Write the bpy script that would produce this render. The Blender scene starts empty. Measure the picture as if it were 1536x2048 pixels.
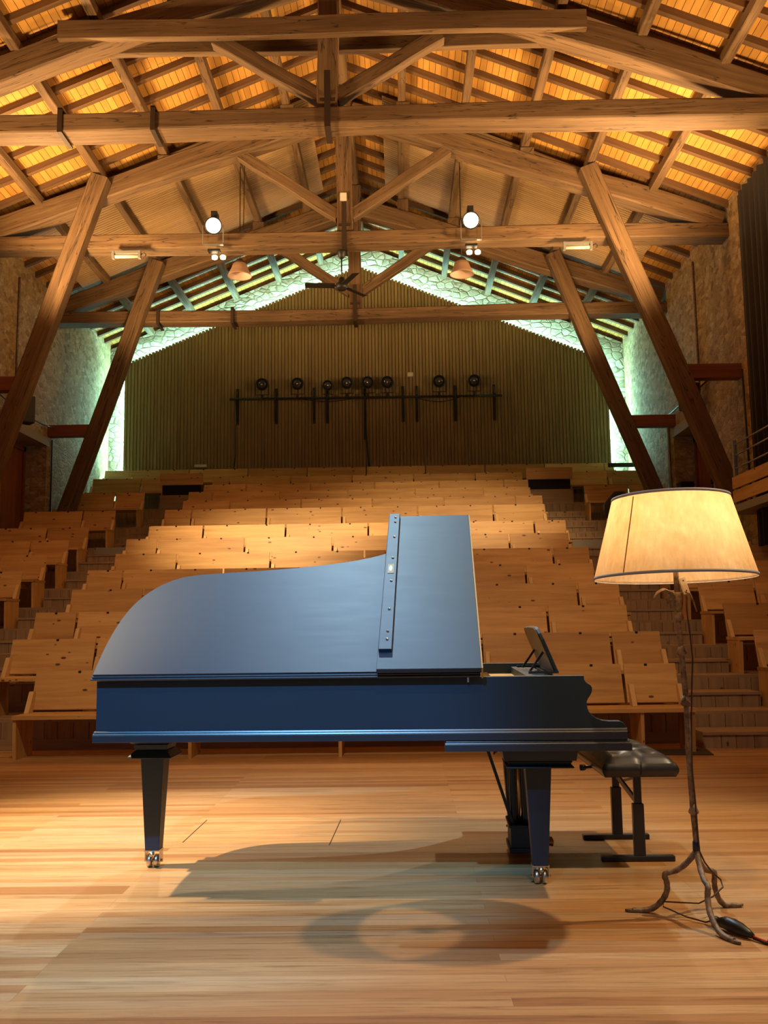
import bpy, math, random
from mathutils import Vector, Matrix
random.seed(7)
PI = math.pi
SC = bpy.context.scene
COL = SC.collection
V3 = Vector

# ------------------------------------------------------------------ mesh builder
class MB:
    def __init__(s):
        s.v = []; s.f = []; s.ax = []; s.sm = []
    def _add(s, vs, fs, axis, smooth=False):
        b = len(s.v); s.v += [V3(p) for p in vs]
        off = (random.random()*40, random.random()*40)
        for f in fs:
            s.f.append([b+i for i in f]); s.ax.append((V3(axis), off)); s.sm.append(smooth)
        return s
    def box(s, x0, x1, y0, y1, z0, z1, axis=None):
        vs = [(x, y, z) for z in (z0, z1) for y in (y0, y1) for x in (x0, x1)]
        fs = [(0, 2, 3, 1), (4, 5, 7, 6), (0, 1, 5, 4), (2, 6, 7, 3), (0, 4, 6, 2), (1, 3, 7, 5)]
        if axis is None:
            d = (abs(x1-x0), abs(y1-y0), abs(z1-z0)); k = d.index(max(d))
            axis = [(1, 0, 0), (0, 1, 0), (0, 0, 1)][k]
        return s._add(vs, fs, axis)
    def obox(s, c, ex, ey, ez, axis=None):
        c, ex, ey, ez = V3(c), V3(ex), V3(ey), V3(ez)
        vs = [c + ex*a + ey*b + ez*d for d in (-.5, .5) for b in (-.5, .5) for a in (-.5, .5)]
        fs = [(0, 2, 3, 1), (4, 5, 7, 6), (0, 1, 5, 4), (2, 6, 7, 3), (0, 4, 6, 2), (1, 3, 7, 5)]
        if axis is None:
            axis = max((ex, ey, ez), key=lambda q: q.length).normalized()
        return s._add(vs, fs, axis)
    def bar(s, p0, p1, w, h, up=(0, 0, 1)):
        p0, p1 = V3(p0), V3(p1); d = p1-p0; t = d.normalized()
        side = t.cross(V3(up)).normalized(); u = side.cross(t)
        return s.obox((p0+p1)/2, d, side*w, u*h, axis=t)
    def loft(s, rings, axis=(0, 0, 1), smooth=False, caps=True, closed=True):
        n = len(rings[0]); vs = [p for r in rings for p in r]; fs = []
        for i in range(len(rings)-1):
            for j in range(n if closed else n-1):
                k = (j+1) % n
                fs.append((i*n+j, i*n+k, (i+1)*n+k, (i+1)*n+j))
        s._add(vs, fs, axis, smooth)
        if caps and closed:
            b = len(s.v)-len(vs); off = (random.random()*9, random.random()*9)
            s.f.append([b+i for i in reversed(range(n))]); s.ax.append((V3(axis), off)); s.sm.append(False)
            e = b+(len(rings)-1)*n
            s.f.append([e+i for i in range(n)]); s.ax.append((V3(axis), off)); s.sm.append(False)
        return s
    def tube(s, pts, r, n=8, smooth=True, flat=None):
        pts = [V3(p) for p in pts]; rings = []
        rr = r if isinstance(r, (list, tuple)) else [r]*len(pts)
        ref = None
        for i, p in enumerate(pts):
            t = (pts[min(i+1, len(pts)-1)]-pts[max(i-1, 0)]).normalized()
            if ref is None:
                ref = V3((0, 0, 1)) if abs(t.z) < .9 else V3((1, 0, 0))
            a = (ref - t*ref.dot(t)).normalized(); ref = a; b = t.cross(a)
            k = flat if flat else 1
            rings.append([p + a*(math.cos(2*PI*j/n)*rr[i]*k) + b*(math.sin(2*PI*j/n)*rr[i]) for j in range(n)])
        ax = (pts[-1]-pts[0]); ax = ax.normalized() if ax.length > 1e-6 else V3((0, 0, 1))
        return s.loft(rings, ax, smooth)
    def lathe(s, prof, c=(0, 0, 0), n=24, z=(0, 0, 1), caps=True, smooth=True):
        c = V3(c); z = V3(z).normalized()
        a = V3((1, 0, 0)) if abs(z.x) < .9 else V3((0, 1, 0))
        a = (a - z*a.dot(z)).normalized(); b = z.cross(a)
        rings = [[c + z*h + a*(math.cos(2*PI*j/n)*r) + b*(math.sin(2*PI*j/n)*r) for j in range(n)] for r, h in prof]
        return s.loft(rings, z, smooth, caps)
    def prism(s, poly, ext, axis=(1, 0, 0), smooth=False):
        ext = V3(ext); p0 = [V3(p) for p in poly]; n = len(p0)
        nrm = V3((0, 0, 0))
        for i in range(n):
            nrm += p0[i].cross(p0[(i+1) % n])
        if nrm.dot(ext) > 0:
            p0.reverse()
        vs = p0 + [p+ext for p in p0]
        fs = [tuple(range(n)), tuple(reversed(range(n, 2*n)))]
        fs += [(i, i+n, (i+1) % n+n, (i+1) % n) for i in range(n)]
        return s._add(vs, fs, axis, smooth)
    def log(s, p0, p1, w, h, jit=.02, seg=8, bow=0.0, taper=1.0, up=(0, 0, 1)):
        """a hewn timber: slightly wandering rectangular section"""
        p0, p1 = V3(p0), V3(p1); d = p1-p0; t = d.normalized()
        side = t.cross(V3(up)).normalized(); u = side.cross(t); rings = []
        ph = [random.random()*6 for _ in range(4)]
        for i in range(seg+1):
            q = i/seg; k = 1+(taper-1)*q
            c = p0 + d*q + u*(bow*math.sin(PI*q)) + u*(jit*.6*math.sin(q*9+ph[0])) + side*(jit*.6*math.sin(q*7+ph[1]))
            ww = w*k/2*(1+jit*1.5*math.sin(q*13+ph[2])); hh = h*k/2*(1+jit*1.5*math.sin(q*11+ph[3]))
            ch = min(ww, hh)*.14
            rings.append([c+side*x+u*y for x, y in ((-ww+ch, -hh), (ww-ch, -hh), (ww, -hh+ch), (ww, hh-ch), (ww-ch, hh), (-ww+ch, hh), (-ww, hh-ch), (-ww, -hh+ch))])
        return s.loft(rings, t)
    def build(s, name, mat, parent=None, bevel=0, origin=None, solid=0):
        vs = s.v
        loc = V3((0, 0, 0))
        if parent is None and origin is None:
            xs = [p.x for p in vs]; ys = [p.y for p in vs]; zs = [p.z for p in vs]
            loc = V3(((min(xs)+max(xs))/2, (min(ys)+max(ys))/2, min(zs)))
        elif origin is not None:
            loc = V3(origin)
        me = bpy.data.meshes.new(name)
        me.from_pydata([p-loc for p in vs], [], s.f)
        uv = me.uv_layers.new(name='UVMap')
        k = 0
        for pi, poly in enumerate(me.polygons):
            ax, off = s.ax[pi]; n = poly.normal
            t = ax - n*ax.dot(n)
            if t.length < .05:
                t = n.orthogonal()
            t.normalize(); b = n.cross(t)
            for li in poly.loop_indices:
                p = vs[me.loops[li].vertex_index]
                uv.data[li].uv = (p.dot(t)+off[0], p.dot(b)+off[1])
            poly.use_smooth = s.sm[pi]
        me.materials.append(mat)
        o = bpy.data.objects.new(name, me); COL.objects.link(o); o.location = loc
        if parent is not None:
            o.parent = parent
        if solid:
            m = o.modifiers.new('Solidify', 'SOLIDIFY'); m.thickness = solid
        if bevel:
            m = o.modifiers.new('Bevel', 'BEVEL'); m.width = bevel; m.segments = 2; m.limit_method = 'ANGLE'; m.angle_limit = .6
        return o

def tag(o, label=None, cat=None, group=None, kind=None):
    if label: o['label'] = label
    if cat: o['category'] = cat
    if group: o['group'] = group
    if kind: o['kind'] = kind
    return o

def thing(name, label, cat, loc=(0, 0, 0), rz=0, group=None):
    o = bpy.data.objects.new(name, None); COL.objects.link(o)
    o.location = loc; o.rotation_euler = (0, 0, rz); o.empty_display_size = .1
    return tag(o, label, cat, group)

def copy_tree(o, parent=None):
    c = o.copy(); COL.objects.link(c)
    if parent is not None: c.parent = parent
    for ch in list(o.children):
        copy_tree(ch, c)
    return c

def dup(root, loc, rz=None, label=None, group=None):
    c = copy_tree(root); c.location = loc
    if rz is not None: c.rotation_euler = (0, 0, rz)
    if label: c['label'] = label
    if group: c['group'] = group
    return c

# ------------------------------------------------------------------ materials
class NT:
    def __init__(s, name):
        s.m = bpy.data.materials.new(name); s.m.use_nodes = True
        s.t = s.m.node_tree; s.t.nodes.clear()
        s.out = s.n('ShaderNodeOutputMaterial')
    def n(s, kind, **kw):
        x = s.t.nodes.new(kind)
        for k, v in kw.items():
            if k in x.inputs: x.inputs[k].default_value = v
            else: setattr(x, k, v)
        return x
    def l(s, a, ao, b, bi):
        s.t.links.new(a.outputs[ao], b.inputs[bi])
    def ramp(s, src, so, stops, interp='LINEAR'):
        r = s.n('ShaderNodeValToRGB'); r.color_ramp.interpolation = interp
        el = r.color_ramp.elements
        while len(el) < len(stops): el.new(.5)
        for e, (p, c) in zip(el, stops):
            e.position = p; e.color = (*c, 1) if len(c) == 3 else c
        s.l(src, so, r, 'Fac'); return r
    def coords(s, which='UV', scale=(1, 1, 1), rot=(0, 0, 0), loc=(0, 0, 0)):
        tc = s.n('ShaderNodeTexCoord'); mp = s.n('ShaderNodeMapping')
        mp.inputs['Scale'].default_value = scale; mp.inputs['Rotation'].default_value = rot; mp.inputs['Location'].default_value = loc
        s.l(tc, which, mp, 'Vector'); return mp
    def noise(s, vec, scale, detail=4, rough=.55, dist=0):
        x = s.n('ShaderNodeTexNoise'); x.inputs['Scale'].default_value = scale; x.inputs['Detail'].default_value = detail
        x.inputs['Roughness'].default_value = rough; x.inputs['Distortion'].default_value = dist
        s.l(vec, 0, x, 'Vector'); return x
    def mix(s, a, ao, b, bo, fac=.5, mode='MIX', facsrc=None):
        x = s.n('ShaderNodeMix', data_type='RGBA', blend_type=mode)
        x.inputs[0].default_value = fac
        if facsrc: s.t.links.new(facsrc, x.inputs[0])
        for src, o, i in ((a, ao, 6), (b, bo, 7)):
            if src is None: x.inputs[i].default_value = (*o, 1)
            else: s.l(src, o, x, i)
        return x
    def bsdf(s, **kw):
        b = s.n('ShaderNodeBsdfPrincipled')
        for k, v in kw.items():
            b.inputs[k.replace('_', ' ')].default_value = v
        s.l(b, 0, s.out, 'Surface'); return b
    def bump(s, b, src, so, strength=.3, dist=.01):
        x = s.n('ShaderNodeBump'); x.inputs['Strength'].default_value = strength; x.inputs['Distance'].default_value = dist
        s.l(src, so, x, 'Height'); s.l(x, 0, b, 'Normal'); return x

def plain(name, col, rough=.5, metal=0, spec=.5, coat=0):
    t = NT(name); b = t.bsdf(Base_Color=(*col, 1), Roughness=rough, Metallic=metal)
    b.inputs['Specular IOR Level'].default_value = spec; b.inputs['Coat Weight'].default_value = coat
    return t.m

def wood(name, dark, mid, light, along=1.2, across=22, rough=.55, knots=0, kcol=(.12, .04, .01), bump=.15, cracks=0, board=0, vary=0):
    t = NT(name)
    mp = t.coords('UV', (along, across, 1))
    n1 = t.noise(mp, 1.0, 6, .6, .6)
    mp2 = t.coords('UV', (.55, .9, 1)); n2 = t.noise(mp2, 1.3, 3)
    add = t.n('ShaderNodeMath', operation='MULTIPLY_ADD'); add.inputs[1].default_value = .62
    t.l(n1, 0, add, 0)
    m3 = t.n('ShaderNodeMath', operation='MULTIPLY'); m3.inputs[1].default_value = .38; t.l(n2, 0, m3, 0)
    t.l(m3, 0, add, 2)
    r = t.ramp(add, 0, [(.3, dark), (.5, mid), (.72, light)])
    last, lo = r, 0
    if knots:
        mk = t.coords('UV', (5.2, 10.5, 1)); vo = t.n('ShaderNodeTexVoronoi'); vo.inputs['Scale'].default_value = knots
        vo.inputs['Randomness'].default_value = 1; t.l(mk, 0, vo, 'Vector')
        sz = t.n('ShaderNodeTexWhiteNoise', noise_dimensions='3D'); t.l(vo, 'Color', sz, 'Vector')
        mm = t.n('ShaderNodeMath', operation='MULTIPLY_ADD'); mm.inputs[1].default_value = .19; mm.inputs[2].default_value = .0; t.l(sz, 0, mm, 0)
        lt = t.n('ShaderNodeMath', operation='SUBTRACT'); t.l(mm, 0, lt, 0); t.l(vo, 'Distance', lt, 1)
        ml = t.n('ShaderNodeMath', operation='MULTIPLY', use_clamp=True); ml.inputs[1].default_value = 18; t.l(lt, 0, ml, 0)
        x = t.mix(r, 0, None, kcol, facsrc=ml.outputs[0]); last, lo = x, 2
    if cracks:
        mc = t.coords('UV', (.45, 9, 1)); nc = t.noise(mc, 1.0, 3, .5, 1.2)
        rc = t.ramp(nc, 0, [(.485, (0, 0, 0)), (.5, (1, 1, 1)), (.515, (0, 0, 0))])
        x = t.mix(last, lo, None, (dark[0]*.35, dark[1]*.35, dark[2]*.35), facsrc=rc.outputs[0]); last, lo = x, 2
    if board:
        bo = t.n('ShaderNodeTexBrick'); bo.inputs['Color1'].default_value = (.78, .78, .78, 1); bo.inputs['Color2'].default_value = (1.1, 1.1, 1.1, 1)
        bo.inputs['Mortar'].default_value = (.12, .1, .08, 1); bo.inputs['Scale'].default_value = 1; bo.inputs['Mortar Size'].default_value = .004
        bo.inputs['Brick Width'].default_value = 2.4; bo.inputs['Row Height'].default_value = board
        mb = t.coords('UV'); t.l(mb, 0, bo, 'Vector')
        x = t.mix(last, lo, bo, 0, 1, 'MULTIPLY'); last, lo = x, 2
    if vary:
        oi = t.n('ShaderNodeObjectInfo'); rv = t.ramp(oi, 'Random', [(0, (.76, .70, .66)), (.5, (1, 1, 1)), (1, (1.18, 1.2, 1.26))])
        x = t.mix(last, lo, rv, 0, 1, 'MULTIPLY'); last, lo = x, 2
    b = t.bsdf(Roughness=rough); t.l(last, lo, b, 'Base Color')
    if bump: t.bump(b, n1, 0, bump, .004)
    return t.m

M = {}
M['pine'] = wood('pine', (.37, .185, .055), (.54, .31, .105), (.68, .43, .17), .9, 13, .5, knots=1.0, vary=1)
M['pine_edge'] = wood('pine_edge', (.5, .3, .12), (.64, .42, .19), (.74, .52, .27), 1.2, 20, .5)
M['beam'] = wood('beam', (.075, .04, .017), (.15, .085, .038), (.25, .15, .07), .7, 14, .75, bump=.5, cracks=1)
M['rafter'] = wood('rafter', (.075, .036, .014), (.13, .066, .026), (.19, .1, .042), .8, 18, .75, bump=.3)
M['redwood'] = wood('redwood', (.13, .036, .013), (.21, .062, .022), (.29, .095, .036), .9, 16, .6, bump=.2)
M['roofboard'] = wood('roofboard', (.43, .2, .04), (.58, .29, .06), (.68, .37, .095), .8, 9, .6, bump=.2, board=.105)
M['slatwood'] = wood('slatwood', (.3, .185, .085), (.4, .26, .125), (.5, .34, .18), .8, 20, .5)
M['batten'] = wood('batten', (.19, .13, .05), (.28, .2, .08), (.36, .26, .115), .6, 10, .6)
M['plank'] = wood('plank', (.21, .125, .062), (.31, .2, .108), (.41, .28, .165), .9, 14, .7, knots=.7, bump=.3)
M['door_wood'] = wood('door_wood', (.17, .045, .014), (.28, .083, .026), (.38, .13, .045), .8, 14, .5)

def mat_floor():
    t = NT('stage_floor')
    mp = t.coords('Object', loc=(53.3, 31.0, 0))
    br = t.n('ShaderNodeTexBrick'); t.l(mp, 0, br, 'Vector')
    for k, v in (('Scale', 1), ('Mortar Size', .0007), ('Brick Width', 2.6), ('Row Height', .069), ('Bias', 0.0)):
        br.inputs[k].default_value = v
    br.offset = .37; br.offset_frequency = 3
    br.inputs['Color1'].default_value = (0, 0, 0, 1); br.inputs['Color2'].default_value = (1, 1, 1, 1); br.inputs['Mortar'].default_value = (.2, .2, .2, 1)
    rc = t.ramp(br, 0, [(0, (.33, .15, .05)), (.16, (.44, .235, .092)), (.5, (.50, .29, .125)), (.8, (.54, .335, .16)), (1, (.45, .29, .15))])
    mg = t.coords('Object', (1.3, 26, 1)); ng = t.noise(mg, 1.3, 6, .66, 1.2)
    rg = t.ramp(ng, 0, [(.3, (.58, .5, .42)), (.48, (.93, .92, .9)), (.72, (1.14, 1.12, 1.1))])
    x = t.mix(rc, 0, rg, 0, 1, 'MULTIPLY')
    ml = t.coords('Object', (.25, 2.2, 1)); nl = t.noise(ml, 1.0, 3)
    rl = t.ramp(nl, 0, [(.3, (.82, .76, .70)), (.6, (1.06, 1.06, 1.06))])
    x2 = t.mix(x, 2, rl, 0, 1, 'MULTIPLY')
    mr = t.ramp(br, 1, [(0, (1, 1, 1)), (1, (.6, .52, .42))])
    x3 = t.mix(x2, 2, mr, 0, 1, 'MULTIPLY')
    b = t.bsdf(Roughness=.42); t.l(x3, 2, b, 'Base Color')
    b.inputs['Specular IOR Level'].default_value = .35
    t.bump(b, ng, 0, .08, .002)
    return t.m
M['floor'] = mat_floor()

def mat_stone(name, scale=3.0, c0=(.30, .20, .105), c1=(.46, .34, .2), c2=(.60, .47, .31), mortar=(.42, .32, .2), bump=.8, coarse=0):
    t = NT(name)
    mp = t.coords('Object', (1, 1, 1.55)); nz = t.noise(mp, 2.2, 3)
    vm = t.n('ShaderNodeVectorMath', operation='MULTIPLY_ADD'); vm.inputs[1].default_value = (.22, .22, .22)
    t.l(nz, 1, vm, 0); t.l(mp, 0, vm, 2)
    vo = t.n('ShaderNodeTexVoronoi', feature='DISTANCE_TO_EDGE'); vo.inputs['Scale'].default_value = scale; t.l(vm, 0, vo, 'Vector')
    vc = t.n('ShaderNodeTexVoronoi'); vc.inputs['Scale'].default_value = scale; t.l(vm, 0, vc, 'Vector')
    sep = t.n('ShaderNodeSeparateColor'); t.l(vc, 'Color', sep, 0)
    rc = t.ramp(sep, 0, [(0, c0), (.5, c1), (1, c2)])
    nf = t.noise(mp, 14, 6, .65)
    rf = t.ramp(nf, 0, [(.3, (.6, .58, .55)), (.55, (1, 1, 1)), (.8, (1.2, 1.2, 1.2))])
    x = t.mix(rc, 0, rf, 0, 1, 'MULTIPLY')
    re = t.ramp(vo, 0, [(0, (1, 1, 1)), (.035, (.8, .8, .8)), (.09, (0, 0, 0))])
    y = t.mix(x, 2, None, mortar, facsrc=re.outputs[0])
    b = t.bsdf(Roughness=.9); t.l(y, 2, b, 'Base Color')
    rb = t.ramp(vo, 0, [(0, (0, 0, 0)), (.12, (1, 1, 1))])
    mx = t.mix(rb, 0, nf, 0, .5)
    t.bump(b, mx, 2, bump, .06)
    return t.m
M['stone'] = mat_stone('stone', 6.5, (.25, .16, .07), (.4, .275, .13), (.53, .39, .21), (.36, .25, .12), bump=.35)
M['stone_gable'] = mat_stone('stone_gable', 4.6, (.24, .17, .10), (.37, .29, .19), (.48, .40, .29), (.19, .13, .07), .6)
M['concrete'] = plain('concrete', (.33, .29, .22), .9)
M['piano_black_bluelit'] = None
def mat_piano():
    t = NT('piano_satin_bluelit')
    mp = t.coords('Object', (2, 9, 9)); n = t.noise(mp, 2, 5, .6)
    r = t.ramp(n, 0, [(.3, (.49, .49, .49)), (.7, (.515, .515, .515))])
    b = t.bsdf(Base_Color=(.005, .024, .046, 1)); t.l(r, 0, b, 'Roughness')  # blue stage light on the black lacquer is put into this base colour
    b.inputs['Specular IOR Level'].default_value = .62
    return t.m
M['piano_black_bluelit'] = mat_piano()
M['piano_edge'] = plain('piano_edge', (.012, .026, .042), .34, 0, .9)  # black piano trim with the same blue light mixed into its base
M['brass'] = plain('brass', (.66, .46, .2), .3, 1)
M['lock_brass'] = plain('lock_brass', (.42, .33, .2), .6, .3)
M['caster'] = plain('caster_nickel', (.62, .56, .46), .32, 1)
M['gold_plate'] = plain('gold_plate', (.72, .47, .16), .38, .75)
M['ivory'] = plain('ivory_white', (.82, .8, .74), .25)
M['ebony'] = plain('ebony', (.012, .012, .013), .3)
M['silver'] = plain('bright_screw', (.85, .85, .85), .25, 1)
M['desk_inner'] = wood('desk_inner', (.11, .075, .04), (.16, .115, .065), (.2, .15, .09), 1, 12, .4)
M['leather'] = plain('black_leather', (.018, .019, .02), .36, 0, .6)
M['bench_metal'] = plain('bench_metal', (.016, .017, .024), .38, 0, .55)
M['iron'] = None
def mat_iron():
    t = NT('wrought_iron'); mp = t.coords('Object'); n = t.noise(mp, 38, 5, .65)
    r = t.ramp(n, 0, [(.35, (.12, .08, .052)), (.5, (.23, .16, .105)), (.7, (.36, .275, .19))])
    b = t.bsdf(Roughness=.6, Metallic=.35); t.l(r, 0, b, 'Base Color'); t.bump(b, n, 0, .4, .003); return t.m
M['iron'] = mat_iron()
M['strap'] = plain('iron_strap', (.05, .03, .02), .6, .4)
def mat_shade():
    t = NT('parchment_shade'); mp = t.coords('Object'); n = t.noise(mp, 5, 5, .6, .6)
    r = t.ramp(n, 0, [(.3, (.70, .45, .22)), (.5, (.80, .56, .31)), (.7, (.88, .68, .42))])
    n2 = t.noise(t.coords('Object', (60, 60, 12)), 1, 3)
    r2 = t.ramp(n2, 0, [(.3, (.88, .88, .88)), (.7, (1.05, 1.05, 1.05))])
    x = t.mix(r, 0, r2, 0, 1, 'MULTIPLY')
    d = t.n('ShaderNodeBsdfDiffuse'); tr = t.n('ShaderNodeBsdfTranslucent'); mx = t.n('ShaderNodeMixShader'); mx.inputs[0].default_value = .5
    t.l(x, 2, d, 0); t.l(x, 2, tr, 0); t.l(d, 0, mx, 1); t.l(tr, 0, mx, 2); t.l(mx, 0, t.out, 'Surface'); return t.m
M['shade'] = mat_shade()
M['shade_seam'] = plain('shade_seam', (.55, .28, .1), .7)
M['grey_trim'] = plain('grey_trim', (.40, .40, .46), .6)
M['cream_plastic'] = plain('cream_plastic', (.75, .68, .52), .4)
M['cord'] = plain('brown_cord', (.06, .03, .018), .5)
M['black_plastic'] = plain('black_plastic', (.014, .014, .015), .4)
M['black_metal'] = plain('black_metal', (.018, .018, .018), .45, .2)
M['red'] = plain('red_cable', (.6, .03, .02), .45)
M['green_tape'] = plain('green_tape', (.02, .16, .1), .5)
M['blue_tape'] = plain('blue_tape', (.012, .018, .06), .3)
M['white_plastic'] = plain('white_plastic', (.7, .66, .58), .5)
M['steel'] = plain('galvanised_steel', (.36, .36, .34), .45, .7)
M['lens'] = plain('lens_glass', (.03, .03, .035), .08, 0, .9)
M['mat'] = plain('floor_mat', (.06, .032, .015), .9)
M['grey_paint'] = plain('grey_step_paint', (.26, .25, .21), .7)
M['dark_void'] = plain('dark_grille', (.008, .006, .005), .9)
def mat_curtain():
    t = NT('black_curtain'); b = t.bsdf(Base_Color=(.014, .011, .009, 1), Roughness=.9); b.inputs['Sheen Weight'].default_value = .15; return t.m
M['curtain'] = mat_curtain()
def emit(name, col, st):
    t = NT(name); e = t.n('ShaderNodeEmission'); e.inputs[0].default_value = (*col, 1); e.inputs[1].default_value = st
    t.l(e, 0, t.out, 'Surface'); return t.m
M['led'] = emit('led_cyan', (.36, .96, .94), 185)
M['lamp_face'] = emit('lamp_face', (1, .86, .6), 40)
M['bulb'] = emit('bulb', (1, .72, .38), 14)
M['bulb_lamp'] = emit('bulb_lamp', (1, .7, .35), 30)
M['pendant'] = plain('pendant_enamel', (.42, .26, .17), .5)
M['pendant_in'] = plain('pendant_inside', (.62, .45, .36), .6)
M['tube_glass'] = plain('tube_glass', (.7, .62, .5), .3)

# ------------------------------------------------------------------ hall dimensions
CX = -.86                      # ridge line
XL, XR = -7.13, 5.57           # inner faces of the long walls
YB = 22.6                      # gable wall
APEX, SL = 10.75, .414         # underside of the rafters
def roof(x): return APEX - SL*abs(x-CX)
TRUSS_Y = (11.7, 15.3, 19.0)

def S(o): return tag(o, kind='structure')

# ---- stage floor
b = MB(); b.box(XL-.6, XR+.6, -2.2, YB+.5, -.25, 0); S(b.build('floor', M['floor'], origin=(0, 0, 0)))['label'] = 'light wooden strip floor of the stage under the piano'

# ---- long walls with a door recess each
def long_wall(name, x0, x1, ya, yb, label):
    b = MB(); top = 8.6
    b.box(x0, x1, -2.2, ya, 0, top); b.box(x0, x1, yb, YB+.5, 0, top); b.box(x0, x1, ya, yb, 4.95, top)
    o = S(b.build(name, M['stone'], origin=(0, 0, 0))); o['label'] = label; return o
long_wall('wall_left', XL-.7, XL, 16.5, 18.62, 'rough stone wall along the left of the hall')
long_wall('wall_right', XR, XR+.7, 16.7, 18.82, 'rough stone wall along the right of the hall')
b = MB(); b.prism([(XL-.7, YB, 0), (XR+.7, YB, 0), (XR+.7, YB, roof(XR+.7)-.02), (CX, YB, APEX-.02), (XL-.7, YB, roof(XL-.7)-.02)], (0, .5, 0))
S(b.build('wall_back', M['stone_gable'], origin=(0, 0, 0)))['label'] = 'stone gable wall behind the slatted panel, lit cyan at its edges'
# ---- roof boards
b = MB()
for sx, xe in ((-1, XL-.7), (1, XR+.7)):
    z0, z1 = APEX+.105, roof(xe)+.105
    b.prism([(CX, -2.2, z0), (xe, -2.2, z1), (xe, -2.2, z1+.05), (CX, -2.2, z0+.05)], (0, YB+2.7, 0), axis=(0, 1, 0))
S(b.build('ceiling', M['roofboard'], origin=(0, 0, 0)))['label'] = 'amber boards of the pitched roof seen between the rafters'

# ---- rafters
def rafter_mesh(sx):
    b = MB(); xe = (XR+.35) if sx > 0 else (XL-.35)
    p0 = V3((0, 0, 0)); p1 = V3((xe-CX, 0, roof(xe)-APEX))
    n = V3((-(p1.z), 0, p1.x)).normalized(); n = n if n.z > 0 else -n
    h = n*.10
    b.prism([p0, p1, p1+h, V3((0, 0, .11))], (0, .085, 0), axis=p1.normalized())
    return b
for sx, side in ((-1, 'left'), (1, 'right')):
    proto = rafter_mesh(sx).build('rafter', M['rafter'], origin=(0, 0, 0))
    tag(proto, 'dark square rafter under the boards of the %s roof slope' % side, 'rafter', 'rafters of the %s roof slope' % side)
    ys = [7.4+.545*k for k in range(28)]
    for k, y in enumerate(ys):
        o = proto if k == 0 else proto.copy()
        if k: COL.objects.link(o)
        o.location = (CX, y+random.uniform(-.03, .03), APEX-.0)
# ---- purlins
PUR = (1.0, 2.05, 3.1, 4.15, 5.2)
ORD = ('first', 'second', 'third', 'fourth', 'fifth')
def purlin(x, top, w, h, label, grp):
    b = MB(); b.log((x, 6.6, top-h/2), (x, 22.42, top-h/2), w, h, .012, 14)
    return tag(b.build('purlin', M['beam']), label, 'roof beam', grp)
purlin(CX, APEX-.02, .18, .24, 'ridge beam along the peak of the roof above the king posts', 'long roof beams')
for k, r in enumerate(PUR):
    for sx, side in ((-1, 'left'), (1, 'right')):
        x = CX+sx*r
        purlin(x, roof(x)-.035, .13, .15, '%s long purlin down from the ridge on the %s roof slope' % (ORD[k], side), 'long roof beams')

# ---- slatted ceiling panels beyond the second truss
for sx, side in ((-1, 'left'), (1, 'right')):
    b = MB(); xa, xb = CX+sx*.66, CX+sx*5.72
    for k in range(46):
        y = 15.5+k*.078
        b.prism([(xa, y, roof(xa)-.03), (xb, y, roof(xb)-.03), (xb, y, roof(xb)), (xa, y, roof(xa))], (0, .066, 0), axis=V3((xb-xa, 0, roof(xb)-roof(xa))).normalized())
    b.prism([(xa, 15.5, roof(xa)-.012), (xb, 15.5, roof(xb)-.012), (xb, 15.5, roof(xb)), (xa, 15.5, roof(xa))], (0, 3.58, 0), axis=V3((xb-xa, 0, roof(xb)-roof(xa))).normalized())
    tag(b.build('acoustic_panel', M['slatwood']), 'pale finely slatted panel lining the %s roof slope past the second truss' % side, 'ceiling panel', 'slatted roof panels')

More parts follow.
